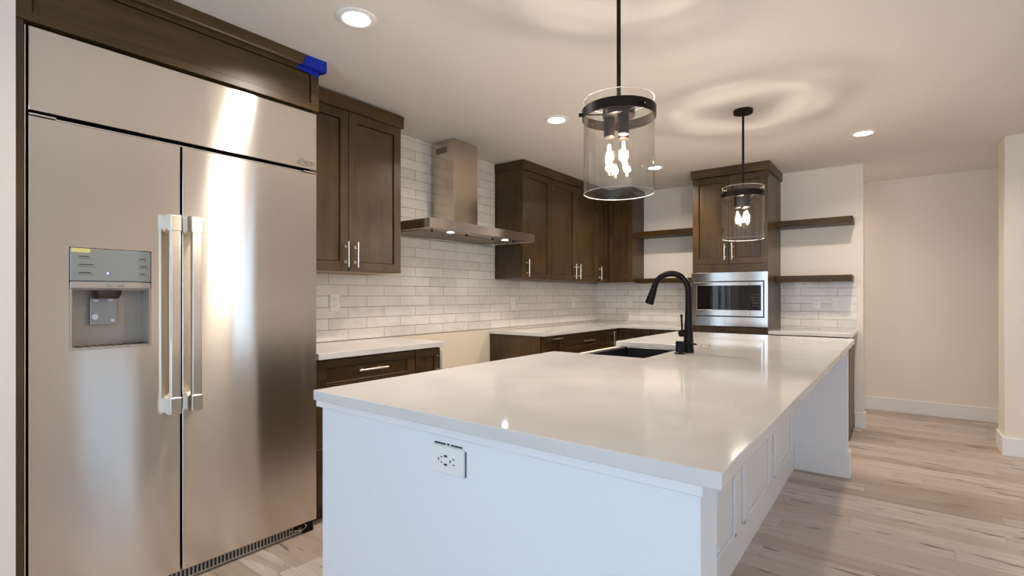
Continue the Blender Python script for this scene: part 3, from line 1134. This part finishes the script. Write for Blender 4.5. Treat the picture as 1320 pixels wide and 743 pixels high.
mw = thing('microwave', 'built-in stainless steel microwave with dark glass door in the tower', 'microwave', (-1.27, 5.2, 0.93))
mb = MB()
ya, yb_ = TY - .014, TY
mb.box(-1.612, -0.930, ya, yb_, 1.356, 1.4395, 0.002).box(-1.612, -0.930, ya, yb_, 0.930, 1.019, 0.002)
mb.box(-1.612, -1.586, ya, yb_, 1.019, 1.356, 0.002).box(-0.960, -0.930, ya, yb_, 1.019, 1.356, 0.002)
mb.build('trim_frame', 'mw_steel', mw)
MB().box(-1.575, -0.965, TY + .003, TY + .42, 1.01, 1.36, 0.002).build('body', 'black_void', mw)
mb = MB()
ya, yb_ = TY - .022, TY - .002
mb.box(-1.580, -0.966, ya, yb_, 1.314, 1.347, 0.002).box(-1.580, -0.966, ya, yb_, 1.028, 1.084, 0.002)
mb.box(-1.580, -1.556, ya, yb_, 1.084, 1.314, 0.002).box(-0.986, -0.966, ya, yb_, 1.084, 1.314, 0.002)
dr = mb.build('door', 'mw_steel', mw)
MB().box(-1.557, -1.077, ya + .004, yb_ - .002, 1.083, 1.315).build('window_glass', 'mw_glass', dr)
cp = MB().box(-1.0755, -0.985, ya + .004, yb_ - .002, 1.083, 1.315).build('control_panel', 'mw_glass', mw)
mb = MB()
for r_ in range(5):
    for c_ in range(3):
        mb.box(-1.062 + c_ * .022, -1.050 + c_ * .022, ya + .0032, ya + .0042, 1.12 + r_ * .026, 1.128 + r_ * .026)
mb.build('key_marks', 'ink', cp)
MB().box(-1.0765, -1.0745, ya - .0003, ya + .004, 1.03, 1.345).build('door_gap', 'black_void', mw)

# ------------------------------------------------------------------ floating shelves
def shelf(x0, x1, z0, z1, label):
    mb = MB().box(x0, x1, 5.405, YB - .0005, z0, z1, 0.0015)
    return tag(mb.build('floating_shelf', 'shelf_wood'), label, 'shelf', 'floating wood shelves')


shelf(TX1 + .001, -0.318, 1.874, 1.932, 'upper dark wood floating shelf right of the microwave tower')
shelf(TX1 + .001, -0.324, 1.3505, 1.407, 'lower dark wood floating shelf over the small tiled patch right of the tower')
shelf(XE + .001, TX0 - .001, 1.880, 1.938, 'upper dark wood floating shelf between the corner cabinets and the tower')
shelf(XE + .001, TX0 - .001, 1.3605, 1.410, 'lower dark wood floating shelf between the corner cabinets and the tower')

# ------------------------------------------------------------------ counter right of the tower
br_ = thing('base_cabinet', 'dark base cabinet right of the tower with its end panel showing past the island', 'cabinet', (-0.63, 5.37, 0), 'shaker base cabinets')
base_body(br_, TX1 + .001, -0.338, 5.0805, YB - .0005, 0.8685, 'y')
d = shaker(br_, 'drawer', 'y', 5.06, TX1 + .004, -0.342, 0.705, 0.855, 0.055, 0.042, 0.02, 'h')
pull(d, 'y', 5.06, -0.63, 0.78, 0.15, False)
for (a, b, hu) in ((TX1 + .004, -0.638, -0.67), (-0.634, -0.342, -0.60)):
    d = shaker(br_, 'door', 'y', 5.06, a, b, 0.115, 0.70, 0.055)
    pull(d, 'y', 5.06, hu, 0.60, 0.155)
MB().box(-0.3378, -0.320, 5.062, YB - .0005, 0.0, 0.8685, 0.001).build('end_panel', 'wood_z', br_)
ct = MB().box(TX1 + .001, -0.296, 5.033, YB - .0095, 0.870, 0.9005, 0.0025, 2)
tag(ct.build('countertop', 'quartz'), 'small white quartz countertop right of the microwave tower', 'countertop')

# ------------------------------------------------------------------ island
isl = thing('kitchen_island', 'long white kitchen island with drywall front, panelled back and dark cabinets', 'island', (-0.9, 2.6, 0))
PX, IY0, IY1 = -0.579, 0.950, 4.04
MB().box(-1.516, -0.289, IY0, 1.060, 0.0, 0.8815, 0.002).build('end_wall', 'drywall_white', isl)
MB().box(-1.530, -0.281, 0.935, IY0, 0.853, 0.8815, 0.003).build('front_trim', 'white_trim', isl)
MB().box(-1.516, -1.4405, 1.0605, 1.61, 0.0, 0.8815, 0.002).build('added_white_return', 'drywall_white', isl)  # added white piece, brightens what the refrigerator doors reflect
pnl = MB().box(PX - .018, PX, 1.060, IY1, 0.0, 0.8815).build('back_panel', 'white_trim', isl)


def picture_frame(y0, y1, z0, z1):
    mb = MB()
    wv, th = 0.024, 0.012
    for (ya, yb2, za, zb) in ((y0, y1, z0, z0 + wv), (y0, y1, z1 - wv, z1), (y0, y0 + wv, z0, z1), (y1 - wv, y1, z0, z1)):
        mb.box(PX, PX + th, ya, yb2, za, zb, 0.004, 2)
    return mb.build('panel_moulding', 'white_trim', pnl)


for (a, b) in ((1.11, 1.66), (1.815, 2.385), (2.525, 3.125), (3.265, 3.865)):
    picture_frame(a, b, 0.150, 0.780)
ep = MB().box(PX - .018, -0.266, IY1, 4.14, 0.0, 0.8815, 0.002).build('end_panel', 'white_trim', isl)
MB().prism([(PX, 4.026), (-0.252, 4.026), (-0.252, 4.154), (PX - .018, 4.154), (PX - .018, 4.14), (-0.266, 4.14), (-0.266, IY1), (PX, IY1)], 'z', 0.0, 0.172, 0.003, 1).build('baseboard', 'white_trim', ep)
# cabinets on the kitchen side
cb = MB().box(-1.440, PX - .018, 1.060, 2.318, 0.10, 0.8815, 0.001)
cb.box(-1.440, PX - .018, 3.145, 4.14, 0.10, 0.8815, 0.001).box(-1.440, PX - .018, 2.318, 3.145, 0.10, 0.62).box(-0.93, PX - .018, 2.318, 3.145, 0.62, 0.8815)
cb.build('cabinet_body', 'wood_z', isl)
MB().box(-1.385, PX - .018, 1.060, 4.14, 0.0, 0.10).build('toe_kick', 'wood_y', isl)
MB().box(-1.494, -1.464, 2.356, 3.114, 0.846, 0.8815, 0.002).box(-1.494, -1.464, 2.327, 3.137, 0.61, 0.846, 0.001).build('sunlit_apron_strip', 'gap_drywall', isl)  # beige colour stands in for daylight on the sink apron's top edge
# doors on the kitchen side face -x
def island_door(y0, y1, z0, z1):
    xf = -1.460
    mb = MB()
    s = 0.055
    mb.box(xf, xf + .019, y0, y0 + s, z0, z1, .001).box(xf, xf + .019, y1 - s, y1, z0, z1, .001)
    mb.box(xf, xf + .019, y0 + s, y1 - s, z0, z0 + s, .001).box(xf, xf + .019, y0 + s, y1 - s, z1 - s, z1, .001)
    mb.box(xf + .009, xf + .018, y0 + s - .003, y1 - s + .003, z0 + s - .003, z1 - s + .003)
    d = mb.build('door', 'wood_z', isl)
    ym = y1 - .03
    MB().cyl((xf - .03, ym, z1 - .22), (xf - .03, ym, z1 - .06), 0.006, seg=12).cyl((xf - .03, ym, z1 - .19), (xf, ym, z1 - .19), 0.005, seg=8).cyl((xf - .03, ym, z1 - .09), (xf, ym, z1 - .09), 0.005, seg=8).build('handle', 'nickel', d)


for (a, b) in ((1.62, 1.96), (1.965, 2.31), (3.15, 3.64), (3.645, 4.13)):
    island_door(a, b, 0.115, 0.872)
for (a, b) in ((2.325, 2.73), (2.735, 3.138)):
    island_door(a, b, 0.115, 0.60)

ZI = 0.914
SX, SY0, SY1 = -0.985, 2.352, 3.118
it = MB().prism([(-1.505, 0.910), (-0.241, 0.910), (-0.241, 4.302), (-1.505, 4.302), (-1.505, SY1), (SX, SY1), (SX, SY0), (-1.505, SY0)], 'z', 0.882, ZI, 0.003, 2)
tag(it.build('island_countertop', 'quartz'), 'long white polished quartz top of the kitchen island', 'countertop')

# sink: black apron-front basin in the notch
sk = thing('kitchen_sink', 'black apron-front sink set into the island countertop', 'sink', (-1.23, 2.735, 0.63))
mb = MB()
sx0, sx1 = -1.462, -0.955
mb.box(sx0, sx1, 2.326, 3.138, 0.632, 0.655, 0.003)
mb.box(sx0, sx0 + .038, 2.326, 3.138, 0.655, 0.8805, 0.004, 2)
mb.box(sx1 - .028, sx1, 2.326, 3.138, 0.655, 0.8805, 0.002)
mb.box(sx0 + .038, sx1 - .028, 2.326, 2.348, 0.655, 0.8805, 0.002).box(sx0 + .038, sx1 - .028, 3.116, 3.138, 0.655, 0.8805, 0.002)
mb.build('basin', 'sink_black', sk)
MB().lathe((-1.20, 2.735, 0.655), [(0, .002), (0.03, .002), (0.045, .006), (0.055, .004), (0.057, 0.0)], 28).build('drain', 'black_matte', sk)

# faucet
FXc, FYc = -0.890, 2.722
fa = thing('faucet', 'matte black gooseneck pull-down faucet on the island', 'faucet', (FXc, FYc, ZI))
MB().lathe((FXc, FYc, ZI), [(0, 0), (0.0285, 0), (0.0285, 0.004), (0.027, 0.02), (0.0245, 0.075), (0.0225, 0.12), (0.0195, 0.17), (0.0175, 0.21), (0.0168, 0.235), (0, 0.235)], 32).build('body', 'black_matte', fa)
pts, rs = [], []
R_, zc = 0.096, ZI + 0.330
pts.append((FXc, FYc, ZI + .22))
pts.append((FXc, FYc, ZI + .29))
for k in range(0, 17):
    a = PI * 0.955 * k / 16
    pts.append((FXc - R_ + R_ * math.cos(a), FYc, zc + R_ * math.sin(a)))
MB().tube(pts, 0.0165, 20).build('spout', 'black_matte', fa)
ex, ez = pts[-1][0], pts[-1][2]
dx, dz = pts[-1][0] - pts[-2][0], pts[-1][2] - pts[-2][2]
ln = math.hypot(dx, dz)
dx, dz = dx / ln - .10, dz / ln
ln = math.hypot(dx, dz)
dx, dz = dx / ln, dz / ln
hp = [(ex + dx * s, FYc, ez + dz * s) for s in (-.004, 0.0, .010, .034, .064, .084, .088)]
sh = MB().tube(hp, [0.0168, .0178, 0.0185, 0.0205, 0.0232, 0.0240, 0.0215], 20).build('spray_head', 'black_matte', fa)
MB().sphere((ex + dx * .062 + .019, FYc - .004, ez + dz * .062), 0.006, (1, 1, 1.8), 12).sphere((ex + dx * .084 + .021, FYc - .004, ez + dz * .084), 0.005, (1, 1, 1.6), 12).build('button', 'black_void', sh)
# side hub and lever
ux, uy = -0.55, -0.835
MB().cyl((FXc - .01 * ux, FYc - .01 * uy, ZI + .105), (FXc + .052 * ux, FYc + .052 * uy, ZI + .105), 0.0185, seg=24).build('handle_hub', 'black_matte', fa)
MB().tube([(FXc + .040 * ux, FYc + .040 * uy, ZI + .115), (FXc + .043 * ux, FYc + .043 * uy, ZI + .16), (FXc + .046 * ux, FYc + .046 * uy, ZI + .205)], [0.0055, 0.005, 0.006], 12).build('lever', 'black_matte', fa)

sd = thing('soap_dispenser', 'short black soap dispenser in front of the faucet base', 'soap dispenser', (-0.909, 2.640, ZI))
MB().lathe((-0.909, 2.640, ZI), [(0, 0), (0.0265, 0), (0.0265, 0.006), (0.021, 0.010), (0.021, 0.062), (0.0195, 0.066), (0, 0.066)], 28).build('body', 'black_matte', sd)
MB().tube([(-0.893, 2.648, ZI + .052), (-0.87, 2.663, ZI + .054), (-0.842, 2.682, ZI + .052), (-0.836, 2.686, ZI + .049)], [0.0055, .005, .0048, .004], 12).build('nozzle', 'black_matte', sd)
mb = MB().lathe((-0.928, 3.162, ZI), [(0, .0008), (0.020, .0008), (0.022, .003), (0.027, .003), (0.029, .0004)], 32)
tag(mb.build('sink_hole_cover', 'chrome'), 'small round metal hole cover on the island top behind the faucet', 'hole cover')

# ------------------------------------------------------------------ outlets and switches
def duplex(label, face, fr_, u, z, group='wall outlets on the tile'):
    t = thing('wall_outlet', label, 'outlet', fp(face, fr_, 0, u, z), group)
    mb = MB()
    fb(mb, face, fr_, -.005, 0, u - .036, u + .036, z - .0585, z + .0585, 0.002)
    p = mb.build('cover_plate', 'plastic_white', t)
    for dz_ in (-.0205, .0205):
        mb = MB()
        fb(mb, face, fr_, -.0065, -.004, u - .017, u + .017, z + dz_ - .0145, z + dz_ + .0145, 0.002)
        r = mb.build('receptacle', 'plastic_white', t)
        mb = MB()
        for du in (-.007, .007):
            fb(mb, face, fr_, -.0068, -.006, u + du - .001, u + du + .001, z + dz_ - .001, z + dz_ + .007, 0)
        mb.cyl(fp(face, fr_, -.0068, u, z + dz_ - .007), fp(face, fr_, -.006, u, z + dz_ - .007), .0022, seg=10)
        mb.build('slots', 'plastic_slot', r)
    return t


XT, YT = XW + .009, YB - .009
duplex('white outlet on the tile under the left wall cabinet beside the refrigerator', 'x', XT, 1.958, 1.174)
duplex('white outlet on the hood wall tile below the single-door wall cabinet', 'x', XT, 3.917, 1.146)
duplex('white outlet on the hood wall tile close to the inside corner', 'x', XT, 5.07, 1.141)
duplex('white outlet on the back wall tile behind the faucet spray head', 'y', YT, -2.544, 1.138)
duplex('white outlet on the glossy tile patch right of the tower', 'y', YT, -0.622, 1.153)
t = thing('light_switch', 'white double rocker switch plate on the tile right of the tower', 'switch', (-0.424, YT, 1.138))
MB().box(-0.500, -0.348, YT - .005, YT, 1.078, 1.198, 0.002).build('cover_plate', 'plastic_white', t)
for u in (-0.470, -0.424, -0.378):
    MB().box(u - .0165, u + .0165, YT - .0085, YT - .004, 1.105, 1.171, 0.002).build('rocker', 'plastic_white', t)

# island outlet, mounted sideways with the cutout showing above and to the right
t = thing('island_outlet', 'white sideways outlet with USB ports on the island front', 'outlet', (-0.932, IY0, 0.79))
MB().box(-0.990, -0.876, IY0 - .006, IY0, 0.753, 0.826, 0.002).build('cover_plate', 'plastic_white', t)
mb = MB()
mb.box(-0.984, -0.944, IY0 - .0016, IY0 - .0004, 0.8275, 0.8315).box(-0.938, -0.930, IY0 - .0016, IY0 - .0004, 0.828, 0.832).box(-0.924, -0.884, IY0 - .0016, IY0 - .0004, 0.828, 0.8315)
mb.box(-0.8735, -0.8705, IY0 - .0016, IY0 - .0004, 0.756, 0.822)
mb.build('wall_cutout', 'black_void', t)
dv = MB().box(-0.966, -0.899, IY0 - .0085, IY0 - .005, 0.773, 0.806, 0.0015).build('receptacle', 'plastic_white', t)
mb = MB()
yq0, yq1 = IY0 - .0092, IY0 - .0082
for (u, z, a, b) in ((-0.962, .790, .002, .003), (-0.952, .797, .0032, .0013), (-0.952, .783, .0032, .0013), (-0.920, .790, .002, .003), (-0.908, .797, .0032, .0013), (-0.908, .783, .0032, .0013), (-0.9365, .801, .0055, .0026), (-0.9365, .779, .0055, .0026)):
    mb.box(u - a, u + a, yq0, yq1, z - b, z + b)
mb.build('slots', 'plastic_slot', dv)

# ------------------------------------------------------------------ recessed ceiling lights
def can(loc, label):
    t = thing('recessed_light', label, 'ceiling light', loc, 'recessed ceiling lights')
    MB().lathe(loc, [(0.058, -0.0005), (0.058, -0.006), (0.066, -0.009), (0.084, -0.005), (0.086, -0.0005)], 40, True).build('trim_ring', 'white_trim', t)
    MB().lathe(loc, [(0, -0.005), (0.058, -0.005), (0.058, -0.0008), (0, -0.0008)], 40).build('lens', 'lamp_lens', t)
    ld = bpy.data.lights.new('can_lamp', 'AREA')
    ld.shape = 'DISK'
    ld.size = 0.11
    ld.energy = CAN_W
    ld.color = WARM
    ld.spread = 2.6
    lo = bpy.data.objects.new('can_lamp', ld)
    lo.parent = t
    lo.location = (0, 0, -0.012)
    col.objects.link(lo)
    return t


c0 = can((-1.89, 1.35, ZC), 'round recessed ceiling light nearest the refrigerator')
dup(c0, (-1.88, 2.97, ZC), 'round recessed ceiling light in front of the range hood')
dup(c0, (-1.84, 4.65, ZC), 'round recessed ceiling light seen just right of the near pendant, above the far corner')
dup(c0, (-0.205, 4.61, ZC), 'round recessed ceiling light at the right, near the passage')
hr = dup(c0, (2.3, 2.5, ZC), 'added recessed fill light over the open room right of the island, out of view')  # added lamp, fills the refrigerator reflection and the floor
hc = dup(c0, (-0.95, 6.2, ZC), 'added recessed fill light hidden in the passage behind the back wall')  # unseen lamp added to brighten the passage wall
for ch in list(hc.children) + list(hr.children):
    if ch.type == 'LIGHT':
        ch.data = ch.data.copy()
        ch.data.energy = CAN_W * (0.5 if ch.parent == hc else 0.75)

# ------------------------------------------------------------------ pendants
def pendant(cx, cyy, label):
    t = thing('pendant_lamp', label, 'pendant lamp', (cx, cyy, ZC), 'glass cylinder pendants over the island')
    MB().lathe((cx, cyy, ZC), [(0, -.024), (0.056, -.024), (0.060, -.020), (0.060, -.0005), (0, -.0005)], 40).build('canopy', 'bronze', t)
    MB().cyl((cx, cyy, 1.905), (cx, cyy, ZC - .022), 0.0075, seg=16).build('rod', 'bronze', t)
    R0 = 0.127
    MB().lathe((cx, cyy, 0), [(R0, 1.593), (R0, 1.930), (R0 - .0028, 1.930), (R0 - .0028, 1.593)], 96, True).build('glass_shade', 'clear_glass', t)
    for zr in (1.5915, 1.9303):
        MB().lathe((cx, cyy, 0), [(R0 + .0002, zr), (R0 + .0002, zr + .0016), (R0 - .003, zr + .0016), (R0 - .003, zr)], 96, True).build('glass_rim', 'lit_rim_glass', t)
    MB().lathe((cx, cyy, 0), [(R0 + .001, 1.8635), (R0 + .001, 1.8985), (R0 + .0045, 1.8995), (R0 + .0055, 1.8985), (R0 + .0055, 1.8635), (R0 + .0045, 1.8625)], 96, True).build('ring_band', 'bronze', t)
    MB().lathe((cx, cyy, 0), [(0, 1.915), (0.012, 1.915), (0.014, 1.908), (0.056, 1.906), (0.058, 1.902), (0.058, 1.872), (0.054, 1.870), (0, 1.870)], 40).build('hub', 'bronze', t)
    mb = MB()
    for k in range(3):
        a = math.radians(214 + 120 * k)
        c_, s_ = math.cos(a), math.sin(a)
        mb.cyl((cx + .056 * c_, cyy + .056 * s_, 1.881), (cx + .142 * c_, cyy + .142 * s_, 1.881), 0.0028, seg=10)
        mb.cyl((cx + .1325 * c_, cyy + .1325 * s_, 1.881), (cx + .145 * c_, cyy + .145 * s_, 1.881), 0.007, seg=12)
    mb.build('set_screws', 'bronze', t)
    for k in range(3):
        a = math.radians(PEND_A + 120 * k)
        bx, by = cx + .034 * math.cos(a), cyy + .034 * math.sin(a)
        s = MB().lathe((bx, by, 0), [(0, 1.871), (0.0195, 1.871), (0.0195, 1.800), (0.017, 1.797), (0, 1.797)], 24).build('socket', 'bronze', t)
        b = MB().lathe((bx, by, 0), [(0.0125, 1.7965), (0.0135, 1.785), (0.0150, 1.772), (0.0150, 1.715), (0.0125, 1.700), (0.006, 1.690), (0, 1.688)], 24).build('bulb', 'bulb_glass', t)
        f = MB()
        for j in range(4):
            aj = a + j * PI / 2
            ox, oy = .0055 * math.cos(aj), .0055 * math.sin(aj)
            f.cyl((bx + ox, by + oy, 1.712), (bx + ox * .7, by + oy * .7, 1.772), 0.0010, seg=6)
        f.build('filament', 'filament', b)
        ld = bpy.data.lights.new('bulb_lamp', 'POINT')
        ld.energy = BULB_W
        ld.color = WARM
        ld.shadow_soft_size = 0.014
        lo = bpy.data.objects.new('bulb_lamp', ld)
        lo.parent = t
        lo.location = Vector((bx, by, 1.742)) - Vector(t.location)
        col.objects.link(lo)
    return t


PEND_A = 205
pendant(-0.809, 1.701, 'near glass cylinder pendant lamp with dark ring, its rod cut by the photo top')
pendant(-0.809, 3.565, 'far glass cylinder pendant lamp hanging in front of the microwave tower')
